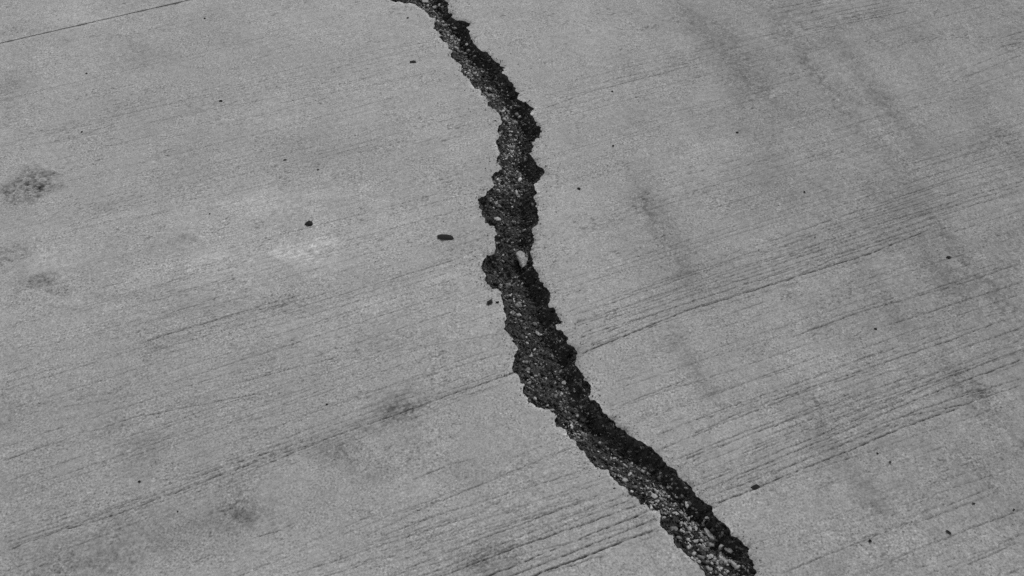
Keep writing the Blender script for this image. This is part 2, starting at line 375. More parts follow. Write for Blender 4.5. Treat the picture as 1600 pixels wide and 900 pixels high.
def surface(u, v, full=True):
    """height and wear of the concrete at (u, v)"""
    p = xy(u, v); x, y = p[:, 0], p[:, 1]
    z = 0.0007 * fbm(x * 60, y * 60, 3, 3) + 0.0016 * fbm(x * 7, y * 7, 5, 2)
    wear = np.ones(len(u))
    px, py = to_px(x, y)
    wob = 0.35
    for (cx, cy, rx, ry, s, rough) in STAINS:
        c = ground(cx, cy); a = ground(cx + rx, cy) - c; b = ground(cx, cy - ry) - c
        ra, rb = abs(a[0]) * 1.18, abs(b[1]) * 1.18
        m = np.nonzero((np.abs(x - c[0]) < ra * 2.2) & (np.abs(y - c[1]) < rb * 2.2))[0]
        if not len(m): continue
        xs, ys = x[m], y[m]
        n1 = fbm(xs * 28, ys * 28, 31, 4, .65)
        r = np.sqrt(((xs - c[0]) / ra) ** 2 + ((ys - c[1]) / rb) ** 2) * (1 + .55 * n1)
        if rough:
            f = np.clip((1.15 - r) / .35, 0, 1) * (0.60 + 1.0 * fbm(xs * 120, ys * 120, 37, 3, .8))
            f = np.clip(f, 0, 1.7)
            if s < 0: z[m] -= f * 0.0022 * (0.5 + vnoise(xs * 260, ys * 260, 91))
        else:
            f = np.exp(-(r * 1.0) ** 2.4) * np.clip(.9 + .8 * vnoise(xs * 230, ys * 230, 39) + .4 * vnoise(xs * 90, ys * 90, 40) + .3 * n1, 0, 1.7)
        wear[m] *= 1 + s * ((1.0 if s > 0 else 1.4) if rough else (1.05 if s > 0 else 1.4)) * f
    gr = vnoise(x * 210, y * 210, 33) + .6 * vnoise(x * 90, y * 90, 34)
    for (qa, qb, wd, s) in MARKS:
        a = ground(*qa); b = ground(*qb); L = np.linalg.norm(b - a); e = (b - a) / L
        hw = (wd * 1.15 + 9) / 2 / 760.
        t = (x - a[0]) * e[0] + (y - a[1]) * e[1]; o = -(x - a[0]) * e[1] + (y - a[1]) * e[0]
        m = np.nonzero((t > -.06) & (t < L + .06) & (np.abs(o) < hw * 3.2))[0]
        if not len(m): continue
        tt = t[m]; n1 = fbm(tt * 7, o[m] * 22, int(wd * 7), 3, .5)
        f = np.exp(-((o[m] / hw / 1.15 + .5 * n1) ** 2)) * np.clip((tt + .05) / .07, 0, 1) * np.clip((L + .05 - tt) / .07, 0, 1)
        f *= np.clip(.75 + .6 * n1 + .6 * gr[m] + .35 * fbm(x[m] * 30, y[m] * 30, 53, 3), 0, 1.8)
        wear[m] *= 1 + (1.05 if wd < 22 else 1.6) * s * f
    # drag marks across the grooves, and broad patchiness
    st = x * STREAK[0] + y * STREAK[1]; sn = x * STREAKN[0] + y * STREAKN[1]
    k = fbm(sn * 13 + .12 * vnoise(st * 3, sn * 3, 77), st * 1.5, 51, 5, .75) * .8 + .45 * vnoise(x * 150, y * 150, 78) + .4 * fbm(x * 18, y * 18, 52, 3)
    right = np.clip((px - 820) / 500, 0, 1)
    wear *= 1 + (.06 + .13 * right) * np.clip(k, -1, .6) - .15 * right
    wear *= 1 + .075 * fbm(x * 2.6, y * 2.6, 61, 3) + .06 * fbm(x * 11, y * 11, 63, 4, .6)
    wear *= 1 - .07 * np.clip((py - 480) / 300, 0, 1) * np.clip((900 - px) / 500, 0, 1)
    wear *= 1 + .05 * np.clip((px * -1 + 900) / 900, 0, 1) * np.clip((520 - py) / 520, 0, 1)
    # the brush texture itself: fine lines along u everywhere
    fine = vnoise(u * 9, v * 260, 71) * .6 + vnoise(u * 22, v * 420, 72) * .4
    wear *= 1 + .05 * fine
    # short scuffs and pin holes left by the brush
    dash = vnoise(u * 190, v * 360, 74) + .5 * vnoise(u * 14, v * 30, 75)
    dash = np.clip(dash - .72, 0, .6) / .6
    wear *= 1 - .5 * dash
    pale_ = np.clip(vnoise(u * 120, v * 260, 76) - .62, 0, .38) / .38
    wear *= 1 + .22 * pale_
    z -= .0006 * dash
    z += .00025 * fine
    return z, wear

def groove_field(ug, vg):
    """grid of groove depth (0..2)"""
    F = np.zeros((len(vg), len(ug)), np.float32)
    for gi, (us, vs, s) in enumerate(GL):
        i0, i1 = np.searchsorted(ug, us[0]), np.searchsorted(ug, us[-1])
        if i1 - i0 < 4: continue
        uu = ug[i0:i1]
        vc = np.interp(uu, us, vs) + .0006 * vnoise(uu * 260, uu * 0 + gi * 2.1, 79) + .0011 * vnoise(uu * 38, uu * 0 + gi * 3.7, 81) + .0007 * vnoise(uu * 130, uu * 0 + gi * 5.1, 82) + .0011 * vnoise(uu * 7, uu * 0 + gi, 80)
        en = np.clip(np.minimum(uu - us[0], us[-1] - uu) / .014, 0, 1)
        st = s * en * np.clip(1.0 + .22 * vnoise(uu * 45, uu * 0 + gi * 1.9, 83) + .30 * vnoise(uu * 6, uu * 0 + gi * 2.3, 84) + .60 * vnoise(uu * 170, uu * 0 + gi, 85), .15, 1.8)
        hw = .00085 + .0003 * np.clip(s, 0, 2) * (1 + .5 * vnoise(uu * 80, uu * 0 + gi, 86))
        jc = np.round((vc - vg[0]) / DV).astype(int)
        for dj in range(-4, 5):
            j = jc + dj
            ok = (j >= 0) & (j < len(vg))
            vv = vg[np.clip(j, 0, len(vg) - 1)]
            g = st * np.exp(-((vv - vc) / hw) ** 2) * (.55 + .9 * hash2(np.arange(i0, i1), j, 301))
            F[j[ok], (np.arange(i0, i1))[ok]] = np.maximum(F[j[ok], (np.arange(i0, i1))[ok]], g[ok])
    return F

def build_pavement():
    # rows: joint is a real gap between two rows
    far_v = VJ + JW
    nu = int(np.ceil((u1 - u0) / DU / B)) * B
    ug = u0 + np.arange(nu + 1) * DU
    n_near = int(np.ceil((VJ - v0) / DV / B)) * B
    n_far = int(np.ceil((v1 - far_v) / DV / B)) * B
    vg_near = VJ - np.arange(n_near, -1, -1) * DV
    vg_far = far_v + np.arange(n_far + 1) * DV
    pieces = {'left': [], 'right': [], 'far': []}
    bound = []                                                # crack rim edges (positions, side)
    for tagname, vg in (('near', vg_near), ('far', vg_far)):
        nv = len(vg) - 1
        F = groove_field(ug, vg)
        # which blocks of cells lie in or near the picture
        bu, bv = nu // B, nv // B
        UU, VV = np.meshgrid(ug, vg)
        P = xy(UU, VV)
        px, py = to_px(P[..., 0], P[..., 1])
        vis = (px > -45) & (px < 1645) & (py > -45) & (py < 945)
        if tagname == 'near':
            cb = np.zeros(vis.shape, bool)
            ci = np.clip(((CRK[:, 0] - ug[0]) / DU).astype(int), 0, nu); cj = np.clip(((CRK[:, 1] - vg[0]) / DV).astype(int), 0, nv)
            for du in (-12, 0, 12):
                for dv in (-12, 0, 12):
                    cb[np.clip(cj + dv, 0, nv), np.clip(ci + du, 0, nu)] = True
            vis |= cb
        blk = np.zeros((bv, bu), bool)
        jj, ii = np.nonzero(vis)
        blk[np.minimum(jj // B, bv - 1), np.minimum(ii // B, bu - 1)] = True
        cell = np.repeat(np.repeat(blk, B, 0), B, 1)
        used = np.zeros(vis.shape, bool)
        used[:-1, :-1] |= cell; used[1:, :-1] |= cell; used[:-1, 1:] |= cell; used[1:, 1:] |= cell
        # fade relief to zero where fine cells meet coarse ones
        solid = np.zeros(vis.shape, bool)
        pad = np.zeros((nv + 2, nu + 2), bool); pad[1:-1, 1:-1] = cell
        solid = pad[:-1, :-1] & pad[1:, :-1] & pad[:-1, 1:] & pad[1:, 1:]
        idx = np.full(vis.shape, -1, np.int64)
        uj, ui = np.nonzero(used)
        idx[uj, ui] = np.arange(len(uj))
        uu, vv = UU[uj, ui], VV[uj, ui]
        z, wear = surface(uu, vv)
        f = F[uj, ui]
        z = z - .0019 * f
        wear = wear * (1 - np.clip(.50 * f, 0, .85))
        sol = solid[uj, ui]
        z[~sol] = 0
        # crumbled arris along the joint
        dj = np.abs(vv - (VJ if tagname == 'near' else far_v))
        jn = np.clip(vnoise(uu * 60, vv * 0, 95) + .7 * vnoise(uu * 14, vv * 0, 96) + np.clip((uu - line_px(215, 20)[0]) * 5, -.3, .8), 0, 2)
        if True:
            e = np.exp(-dj / .0025)
            z -= sol * e * .002 * (.4 + jn); wear *= 1 - .5 * np.clip(e * jn, 0, 1)
            bright = np.exp(-((dj - .006) / .004) ** 2); wear *= 1 + .06 * bright
        pos = xy(uu, vv)
        cj, ci = np.nonzero(cell)
        quads = np.stack([idx[cj, ci], idx[cj, ci + 1], idx[cj + 1, ci + 1], idx[cj + 1, ci]], -1)
        cc = np.stack([ug[ci] + DU / 2, vg[cj] + DV / 2], -1)
        if tagname == 'near':
            mg = .03
            cand = np.zeros(len(pos), bool)
            # candidates: within 3 cm of the crack (coarse mask by marking)
            mk = np.zeros(vis.shape, bool)
            for q in (QL, QR):
                t = uv(q[::6]); a = ((t[:, 0] - ug[0]) / DU).astype(int); b_ = ((t[:, 1] - vg[0]) / DV).astype(int)
                for du in range(-9, 10, 3):
                    for dv in range(-12, 13, 4):
                        mk[np.clip(b_ + dv, 0, nv), np.clip(a + du, 0, nu)] = True
            m2 = mk.copy()
            for s in (1, 2):
                m2[s:] |= mk[:-s]; m2[:-s] |= mk[s:]
            m3 = m2.copy()
            for s in (1, 2):
                m3[:, s:] |= m2[:, :-s]; m3[:, :-s] |= m2[:, s:]
            cand = m3[uj, ui]
            # inside test, over the crack's own bounding box
            lo, hi = POLY.min(0), POLY.max(0)
            box = (pos[:, 0] > lo[0]) & (pos[:, 0] < hi[0]) & (pos[:, 1] > lo[1]) & (pos[:, 1] < hi[1])
            # left/right extent per y to thin the test
            ys = np.linspace(lo[1], hi[1], 400)
            bi = np.clip(((pos[:, 1] - lo[1]) / (hi[1] - lo[1]) * 399).astype(int), 0, 398)
            xm = np.full(400, 9.); xM = np.full(400, -9.)
            pb = np.clip(((POLY[:, 1] - lo[1]) / (hi[1] - lo[1]) * 399).astype(int), 0, 399)
            np.minimum.at(xm, pb, POLY[:, 0]); np.maximum.at(xM, pb, POLY[:, 0])
            xm = np.minimum(np.minimum(xm, np.roll(xm, 1)), np.roll(xm, -1)); xM = np.maximum(np.maximum(xM, np.roll(xM, 1)), np.roll(xM, -1))
            for _ in range(3):
                xm = np.minimum(np.minimum(xm, np.roll(xm, 1)), np.roll(xm, -1)); xM = np.maximum(np.maximum(xM, np.roll(xM, 1)), np.roll(xM, -1))
            box &= (pos[:, 0] >= xm[bi]) & (pos[:, 0] <= xM[bi])
            ins = np.zeros(len(pos), bool)
            k = np.nonzero(box)[0]
            ins[k] = inside(pos[k])
            k = np.nonzero(cand)[0]
            dl, il = near(KL, pos[k]); dr, ir = near(KR, pos[k])
            dmin = np.minimum(dl, dr)
            dist = np.full(len(pos), 9.); dist[k] = dmin
            side = np.zeros(len(pos), int); side[k] = (dr < dl).astype(int)
            snap = np.zeros((len(pos), 2)); snap[k] = np.where((dr < dl)[:, None], QR[ir], QL[il])
            keep = ~ins[quads].any(1)
            rem = quads[~keep]
            touch = np.zeros(len(pos), bool); touch[np.unique(rem)] = True
            mv = touch & ~ins & (dist < .0042)
            pos[mv] = snap[mv]
            dist = np.where(ins, 0, dist); dist[mv] = 0
            # broken rim: rounded, chipped, a little paler where it has crumbled
            rn = .55 + .9 * vnoise(pos[:, 0] * 45, pos[:, 1] * 45, 97)
            rn = np.clip(rn, .05, 2)
            z -= sol * .0034 * np.exp(-dist / (.0016 + .0030 * rn)) * rn
            wear *= 1 + .28 * np.exp(-((dist - .002) / .0045) ** 2) * np.clip(.15 + 1.1 * vnoise(pos[:, 0] * 24, pos[:, 1] * 24, 98) + .5 * vnoise(pos[:, 0] * 150, pos[:, 1] * 150, 99), -.3, 1.2)
            quads = quads[keep]; cc = cc[keep]
            # left or right slab: by the crack's middle line
            ym = np.linspace(-1, 6, 700)
            mid = []
            yl, yr = PL[:, 1], PR[:, 1]
            ol, orr = np.argsort(yl), np.argsort(yr)
            mx = (np.interp(ym, yl[ol], PL[ol, 0]) + np.interp(ym, yr[orr], PR[orr, 0])) / 2
            cx = xy(cc[:, 0], cc[:, 1])
            isr = cx[:, 0] > np.interp(cx[:, 1], ym, mx)
            co = np.concatenate([pos, z[:, None]], 1)
            # rim edges
            kq = quads[touch[quads].any(1)]
            ed = np.concatenate([kq[:, [0, 1]], kq[:, [1, 2]], kq[:, [2, 3]], kq[:, [3, 0]]])
            ed = ed[touch[ed].all(1)]
            key = np.sort(ed, 1); key = key[:, 0] * len(pos) + key[:, 1]
            allq = np.concatenate([quads[:, [0, 1]], quads[:, [1, 2]], quads[:, [2, 3]], quads[:, [3, 0]]])
            allq = allq[touch[allq].all(1)]
            ka = np.sort(allq, 1); ka = ka[:, 0] * len(pos) + ka[:, 1]
            val, cnt = np.unique(ka, return_counts=True)
            once = set(val[cnt == 1].tolist())
            # an edge of a removed cell as well
            er = np.concatenate([rem[:, [0, 1]], rem[:, [1, 2]], rem[:, [2, 3]], rem[:, [3, 0]]])
            kr_ = np.sort(er, 1); kr_ = set((kr_[:, 0] * len(pos) + kr_[:, 1]).tolist())
            sel = np.array([(q in once) and (q in kr_) for q in ka.tolist()], bool)
            rim = allq[sel]
            bound.append((co, rim, side))
            groups = (('left', quads[~isr]), ('right', quads[isr]))
        else:
            co = np.concatenate([pos, z[:, None]], 1)
            groups = (('far', quads),)
        for nm, q in groups:
            us_ = np.unique(q); remap = np.full(len(co), -1); remap[us_] = np.arange(len(us_))
            pieces[nm].append((co[us_], remap[q], wear[us_]))
        # coarse cells for the rest of the rectangle
        cbj, cbi = np.nonzero(~blk)
        cu0, cv0 = ug[cbi * B], vg[cbj * B]; cu1, cv1 = ug[(cbi + 1) * B], vg[(cbj + 1) * B]
        c4 = np.stack([xy(cu0, cv0), xy(cu1, cv0), xy(cu1, cv1), xy(cu0, cv1)], 1)
        cen = c4.mean(1)
        if tagname == 'near':
            ym = np.array([PL[-1, 1] - 5, PL[-1, 1]]);
            yl = np.argsort(PL[:, 1]); mx = np.interp(cen[:, 1], PL[yl, 1], PL[yl, 0])
            isr = cen[:, 0] > mx
            gg = (('left', c4[~isr]), ('right', c4[isr]))
        else: gg = (('far', c4),)
        for nm, q in gg:
            if len(q):
                k3 = np.concatenate([q.reshape(-1, 2), np.zeros((len(q) * 4, 1))], 1)
                pieces[nm].append((k3, np.arange(len(q) * 4).reshape(-1, 4), np.full(len(k3), .97)))
    # far surroundings, out to the horizon
    U0, U1, V0, V1 = ug[0], ug[-1], vg_near[0], vg_far[-1]
    FAR = 400
    um = uv(PL[-1])[0]
    def big(nm, a, b, c_, d_):
        k = xy(np.array([a, b, b, a]), np.array([c_, c_, d_, d_]))
        pieces[nm].append((np.concatenate([k, np.zeros((4, 1))], 1), np.array([[0, 1, 2, 3]]), np.full(4, .97)))
    big('left', -FAR, U0, -FAR, VJ); big('left', U0, um, -FAR, V0)
    big('right', um, U1, -FAR, V0); big('right', U1, FAR, -FAR, VJ)
    big('far', -FAR, U0, VJ + JW, FAR); big('far', U1, FAR, VJ + JW, FAR); big('far', U0, U1, V1, FAR)
    # vertical sides of the joint, following the edge
    for nm, vv_ in (('left', VJ), ('right', VJ), ('far', far_v)):
        ua, ub = (ug[0], ug[-1])
        co_all = np.concatenate([p[0] for p in pieces[nm]])
        t = uv(co_all[:, :2]); m = np.abs(t[:, 1] - vv_) < 1e-5
        e = co_all[m]; tu = t[m, 0]; o = np.argsort(tu); e = e[o]; tu = tu[o]
        ok = np.concatenate([[True], np.diff(tu) > 1e-6]); e = e[ok]
        n = len(e)
        if n < 2: continue
        low = e.copy(); low[:, 2] = -.05
        q = np.stack([np.arange(n - 1), np.arange(1, n), np.arange(1, n) + n, np.arange(n - 1) + n], -1)
        gap = np.linalg.norm(np.diff(e[:, :2], axis=0), axis=1) < 1.0
        pieces[nm].append((np.concatenate([e, low]), q[gap], np.full(2 * n, .35)))
    return pieces, bound

pieces, bound = build_pavement()

pav = bpy.data.objects.new('pavement', None)
C.objects.link(pav); pav['kind'] = 'structure'
SL = {'left': 'grey concrete slab left of the crack, with dark stains and a few pale patches',
      'right': 'grey concrete slab right of the crack, with long brushed grooves and dark drag marks',
      'far': 'grey concrete slab beyond the thin straight joint'}
for nm in ('left', 'right', 'far'):
    co, fa, we, n = [], [], [], 0
    for a, b_, c_ in pieces[nm]:
        co.append(a); fa.append(b_ + n); we.append(c_); n += len(a)
    me = mesh_np('concrete_slab', np.concatenate(co), np.concatenate(fa), {'wear': np.concatenate(we)}, M_CONC, True)
    o = link('concrete_slab', me, pav); o['label'] = SL[nm]

# ------------------------------------------------------------------ the crack: two fractured faces and the bed between them
crack = bpy.data.objects.new('crack', None)
C.objects.link(crack)
tag(crack, 'long jagged dark crack running down through the grey concrete pavement', 'crack')

def bed_height(p, dl, dr):
    s = dl / np.maximum(dl + dr, 1e-6)
    wd = dl + dr
    depth = .015 + .024 * np.clip(s * 1.15, 0, 1) ** 1.3
    depth *= np.clip(wd / .05, .25, 1.1)
    n = fbm(p[:, 0] * 30, p[:, 1] * 30, 41, 4, .6)
    # loose earth lies against both faces
    tr = 1.25 + .5 * vnoise(p[:, 0] * 22, p[:, 1] * 22, 43); tl = 1.5 + .8 * vnoise(p[:, 0] * 25, p[:, 1] * 25, 44)
    depth = np.minimum(np.minimum(depth, .007 + tr * dr), .006 + tl * dl)
    n = n * np.clip(np.minimum(dl, dr) / .012, .35, 1)
    return -depth + .010 * n + .0045 * vnoise(p[:, 0] * 140, p[:, 1] * 140, 47) + .002 * vnoise(p[:, 0] * 330, p[:, 1] * 330, 48)

co, rim, side = bound[0]
def inward(p2, sd):
    """unit vector from the rim into the crack"""
    q = QR if sd else QL
    other, kd = (QL, KL) if sd else (QR, KR)
    o = np.array([other[kd.find((a[0], a[1], 0))[1]] for a in p2])
    d_ = o - p2; return d_ / np.maximum(np.linalg.norm(d_, axis=1, keepdims=True), 1e-6)
for sd in (0, 1):
    e = rim[(side[rim].sum(1) > 0) == bool(sd)]
    vs = np.unique(e); rm = np.full(len(co), -1); rm[vs] = np.arange(len(vs))
    top = co[vs]; inn = inward(top[:, :2], sd)
    arc = near(KR if sd else KL, top[:, :2])[1] * .0006
    rows = [top]; K = 9
    for k in range(1, K):
        t = k / (K - 1); zz = -.085 * t
        n = fbm(arc * 55, np.full(len(arc), zz * 55), 101 + sd, 4, .65)
        off = .004 * t + .010 * n * min(1, t * 3) + (.004 if k == 1 else 0) * vnoise(arc * 220, arc * 0, 111)
        if sd: off = off + .012 * t
        r = top.copy(); r[:, :2] += inn * off[:, None]; r[:, 2] = np.minimum(top[:, 2], 0) * (1 - t) + zz + .003 * vnoise(arc * 120, np.full(len(arc), t * 9), 121)
        rows.append(r)
    nvr = len(vs)
    a, b_ = rm[e[:, 0]], rm[e[:, 1]]
    fq = np.concatenate([np.stack([b_ + k * nvr, a + k * nvr, a + (k + 1) * nvr, b_ + (k + 1) * nvr], -1) for k in range(K - 1)])
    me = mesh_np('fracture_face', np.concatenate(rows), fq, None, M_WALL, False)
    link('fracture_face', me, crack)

ST = .0026
lo, hi = POLY.min(0) - .02, POLY.max(0) + .02
gx = np.arange(lo[0], hi[0], ST); gy = np.arange(lo[1], hi[1], ST)
X, Y = np.meshgrid(gx, gy)
mk = np.zeros(X.shape, bool)
allp = np.stack([X.ravel(), Y.ravel()], -1)
xl = np.interp(Y[:, 0], PL[np.argsort(PL[:, 1]), 1], PL[np.argsort(PL[:, 1]), 0]); xr = np.interp(Y[:, 0], PR[np.argsort(PR[:, 1]), 1], PR[np.argsort(PR[:, 1]), 0])
mk = (X > xl[:, None] - .05) & (X < xr[:, None] + .05)
bi = np.nonzero(mk.ravel())[0]; bp = allp[bi]
bin_ = inside(bp)
bdl, _ = near(KL, bp); bdr, _ = near(KR, bp)
use = bin_ | (np.minimum(bdl, bdr) < .014)
bz = np.where(bin_, bed_height(bp, bdl, bdr), 0)
outz = bed_height(bp, np.where(bdl < bdr, 0, bdl), np.where(bdr <= bdl, 0, bdr))
bz = np.where(bin_, bz, np.minimum(outz, -.03))
idx = np.full(X.size, -1); kk = bi[use]; idx[kk] = np.arange(len(kk)); idx = idx.reshape(X.shape)
q = np.stack([idx[:-1, :-1], idx[:-1, 1:], idx[1:, 1:], idx[1:, :-1]], -1).reshape(-1, 4); q = q[(q >= 0).all(1)]
jit = rng.uniform(-.0008, .0008, (len(kk), 2))
me = mesh_np('earth_bed', np.concatenate([bp[use] + jit, bz[use][:, None]], 1), q, None, M_BED, False)
link('earth_bed', me, crack)
BEDP, BEDZ, BEDL, BEDR = bp[bin_], bz[bin_], bdl[bin_], bdr[bin_]

# ------------------------------------------------------------------ stones
PH = (1 + 5 ** .5) / 2
ICO = np.array([(-1,PH,0),(1,PH,0),(-1,-PH,0),(1,-PH,0),(0,-1,PH),(0,1,PH),(0,-1,-PH),(0,1,-PH),(PH,0,-1),(PH,0,1),(-PH,0,-1),(-PH,0,1)], float) / math.sqrt(1 + PH * PH)
ICF = np.array([(0,11,5),(0,5,1),(0,1,7),(0,7,10),(0,10,11),(1,5,9),(5,11,4),(11,10,2),(10,7,6),(7,1,8),(3,9,4),(3,4,2),(3,2,6),(3,6,8),(3,8,9),(4,9,5),(2,4,11),(6,2,10),(8,6,7),(9,8,1)])

def stone_verts(r, n, size, rough=.28, flat=(.55, .9)):
    """n angular stones, unit shapes scaled to 'size' (n,)"""
    v = np.repeat(ICO[None], n, 0) * (1 + r.normal(0, rough, (n, 12, 1))) + r.normal(0, .12, (n, 12, 3))
    sc = np.stack([r.uniform(.9, 1.5, n), r.uniform(.55, 1.0, n), r.uniform(*flat, n)], -1)
    v *= sc[:, None]
    a = r.uniform(0, 2 * math.pi, n); t = r.normal(0, .45, n); t2 = r.normal(0, .45, n)
    ca, sa = np.cos(a), np.sin(a)
    Rz = np.zeros((n, 3, 3)); Rz[:, 0, 0] = ca; Rz[:, 0, 1] = -sa; Rz[:, 1, 0] = sa; Rz[:, 1, 1] = ca; Rz[:, 2, 2] = 1
    Rx = np.zeros((n, 3, 3)); Rx[:, 0, 0] = 1; Rx[:, 1, 1] = np.cos(t); Rx[:, 1, 2] = -np.sin(t); Rx[:, 2, 1] = np.sin(t); Rx[:, 2, 2] = np.cos(t)
    Ry = np.zeros((n, 3, 3)); Ry[:, 1, 1] = 1; Ry[:, 0, 0] = np.cos(t2); Ry[:, 0, 2] = np.sin(t2); Ry[:, 2, 0] = -np.sin(t2); Ry[:, 2, 2] = np.cos(t2)
    v = np.einsum('nij,njk,nvk->nvi', Rz, Rx, v) if False else np.einsum('nij,nvj->nvi', Rz, np.einsum('nij,nvj->nvi', Rx, np.einsum('nij,nvj->nvi', Ry, v)))
    return v * size[:, None, None]

# loose gravel that nobody could count: dark crumbs everywhere, paler bits where the photograph shows them
PALE_ZONES = [  # picture centre, half sizes, share of pale bits
 (680,12,22,16,.5),(690,42,14,22,.95),(708,68,20,24,.95),(742,112,20,14,.6),(735,92,20,14,.4),(765,148,24,16,.8),(795,175,20,22,.95),(795,235,24,36,1.0),(820,190,12,14,.5),(790,285,24,20,.7),(815,300,14,14,.4),(785,310,30,20,.25),
 (797,345,26,10,.35),(772,370,6,20,.6),(800,372,20,20,.2),(795,440,18,18,.4),(800,475,18,22,.55),(812,450,12,14,.3),(835,520,30,18,.2),(845,560,40,30,.22),(870,605,50,30,.25),(880,640,30,14,.3),
 (890,660,20,14,.55),(905,680,24,12,.5),(950,700,30,14,.3),(970,720,36,18,.5),(995,740,36,20,.5),(1035,775,40,24,.5),(1060,800,44,22,.55),(1085,830,36,22,.75),(1110,850,36,22,.75),(1130,875,42,26,.9),(1145,900,44,30,.9),(1085,880,20,12,.5)]
bpx, bpy_ = to_px(BEDP[:, 0], BEDP[:, 1], BEDZ)
pale = np.full(len(BEDP), .035)
for cx, cy, rx, ry, s in PALE_ZONES:
    g = s * np.exp(-(((bpx - cx) / rx) ** 2 + ((bpy_ - cy) / ry) ** 2) * 1.3)
    pale = np.maximum(pale, g)
# at the foot of the right-hand face and below it there is only dark earth
foot = np.clip(BEDR / .016, 0, 1)
pale *= .15 + .85 * foot ** 1.5
pale *= np.clip(.55 + 1.0 * fbm(BEDP[:, 0] * 70, BEDP[:, 1] * 70, 55, 2), .08, 1.3)
NG = 20000
pick = rng.integers(0, len(BEDP), NG)
clump = np.clip(1 + 1.1 * fbm(BEDP[:, 0] * 26, BEDP[:, 1] * 26, 57, 3), .35, 1.8)
inpale = rng.uniform(0, 1, NG) < pale[pick]
size = np.clip(np.exp(rng.normal(math.log(.0017), .42, NG)), .0007, .0048)
size = np.where(inpale, np.clip(size * 1.25, .001, .0058), size)
tone = np.where(inpale, np.clip(np.exp(rng.normal(math.log(.25), .5, NG)), .06, .5), np.clip(np.exp(rng.normal(math.log(.043), .7, NG)), .012, .22))
tone = tone * np.where(inpale, 1, clump[pick])
tone = tone * np.where(~inpale & (bpy_[pick] < 300) & (BEDL[pick] < BEDR[pick] * 1.2), 1.9, 1)   # dusty grey crumbs along the left of the upper stretch
gp = BEDP[pick] + rng.uniform(-.0013, .0013, (NG, 2))
gz = BEDZ[pick] + size * .25
ok = (np.minimum(BEDL[pick], BEDR[pick]) > size * .9)
v = stone_verts(rng, NG, size) + np.concatenate([gp, gz[:, None]], 1)[:, None]
v = v[ok]; n = len(v)
me = mesh_np('gravel', v.reshape(-1, 3), (ICF[None] + (np.arange(n) * 12)[:, None, None]).reshape(-1, 3), {'tone': np.repeat(tone[ok], 12)}, M_GRAVEL, False)
o = link('gravel', me); o['kind'] = 'stuff'

# grit that has crumbled off the rim
NK = 2600
qa = np.concatenate([QL, QR]); nrm_ = np.concatenate([np.tile([-1., 0], (len(QL), 1)), np.tile([1., 0], (len(QR), 1))])
k = rng.integers(0, len(qa), NK)
gp = qa[k] + nrm_[k] * rng.exponential(.016, (NK, 1)) + rng.normal(0, .004, (NK, 2))
ok = ~inside(gp); gp = gp[ok]; n = len(gp)
size = np.clip(np.exp(rng.normal(math.log(.0007), .4, n)), .0004, .0017)
v = stone_verts(rng, n, size) + np.concatenate([gp, (size * .3)[:, None]], 1)[:, None]
me = mesh_np('grit', v.reshape(-1, 3), (ICF[None] + (np.arange(n) * 12)[:, None, None]).reshape(-1, 3), {'tone': np.repeat(np.clip(np.exp(rng.normal(math.log(.22), .55, n)), .04, .5), 12)}, M_GRAVEL, False)
o = link('grit', me); o['kind'] = 'stuff'

bedkd = kdtree.KDTree(len(BEDP))
for i, p in enumerate(BEDP): bedkd.insert((p[0], p[1], 0), i)
bedkd.balance()
def bed_at(p): return BEDZ[bedkd.find((p[0], p[1], 0))[1]]

def bed_point(px, py):
    """where the sight line meets the bed"""
    z = -.03
    for _ in range(6):
        sc = (CAM_H - z) / CAM_H
        p = ground(px, py) * sc
        z = .5 * z + .5 * bed_at(p)
    return p, z

def one_stone(name, w_px, h_px, ang, x, y, z, px_per_m, mat, flat=.5, seed=0, rough=.16, detail=1):
    """a single stone of w x h picture points seen from the camera's height; ang turns it in the ground plane"""
    r = np.random.default_rng(seed)
    import bmesh
    bm = bmesh.new()
    bmesh.ops.create_icosphere(bm, subdivisions=detail, radius=1)
    vv = np.array([q.co[:] for q in bm.verts])
    vv *= 1 + r.normal(0, rough, (len(vv), 1)); vv += r.normal(0, .06, vv.shape)
    a = w_px / 2 / px_per_m; b = h_px / 2 / px_per_m / .9; c = min(a, b) * flat
    vv *= np.array([a, b, c])
    vv[:, 2] = np.maximum(vv[:, 2], -.35 * c)                  # a broken, flat underside
    for q, p in zip(bm.verts, vv): q.co = p
    me = bpy.data.meshes.new(name); bm.to_mesh(me); bm.free(); me.materials.append(mat)
    o = link(name, me, None, (x, y, z + .30 * c)); o.rotation_euler = (0, 0, ang)
    return o

def scale_at(p): return FPX / (p[1] * math.cos(PITCH) + CAM_H * math.sin(PITCH))

SURF_TREES = None
def on_slab(px, py, w, h, deg, mat, label, cat='stone chip', name='stone_chip', flat=.5, seed=0, group=None, rough=.26, z=0.0002, detail=1):
    p = ground(px, py)
    if w < 9: w, h = w * .78, h * .78
    o = one_stone(name, w, h, math.radians(deg), p[0], p[1], z, scale_at(p), mat, flat, seed, rough, detail)
    return tag(o, label, cat, group)

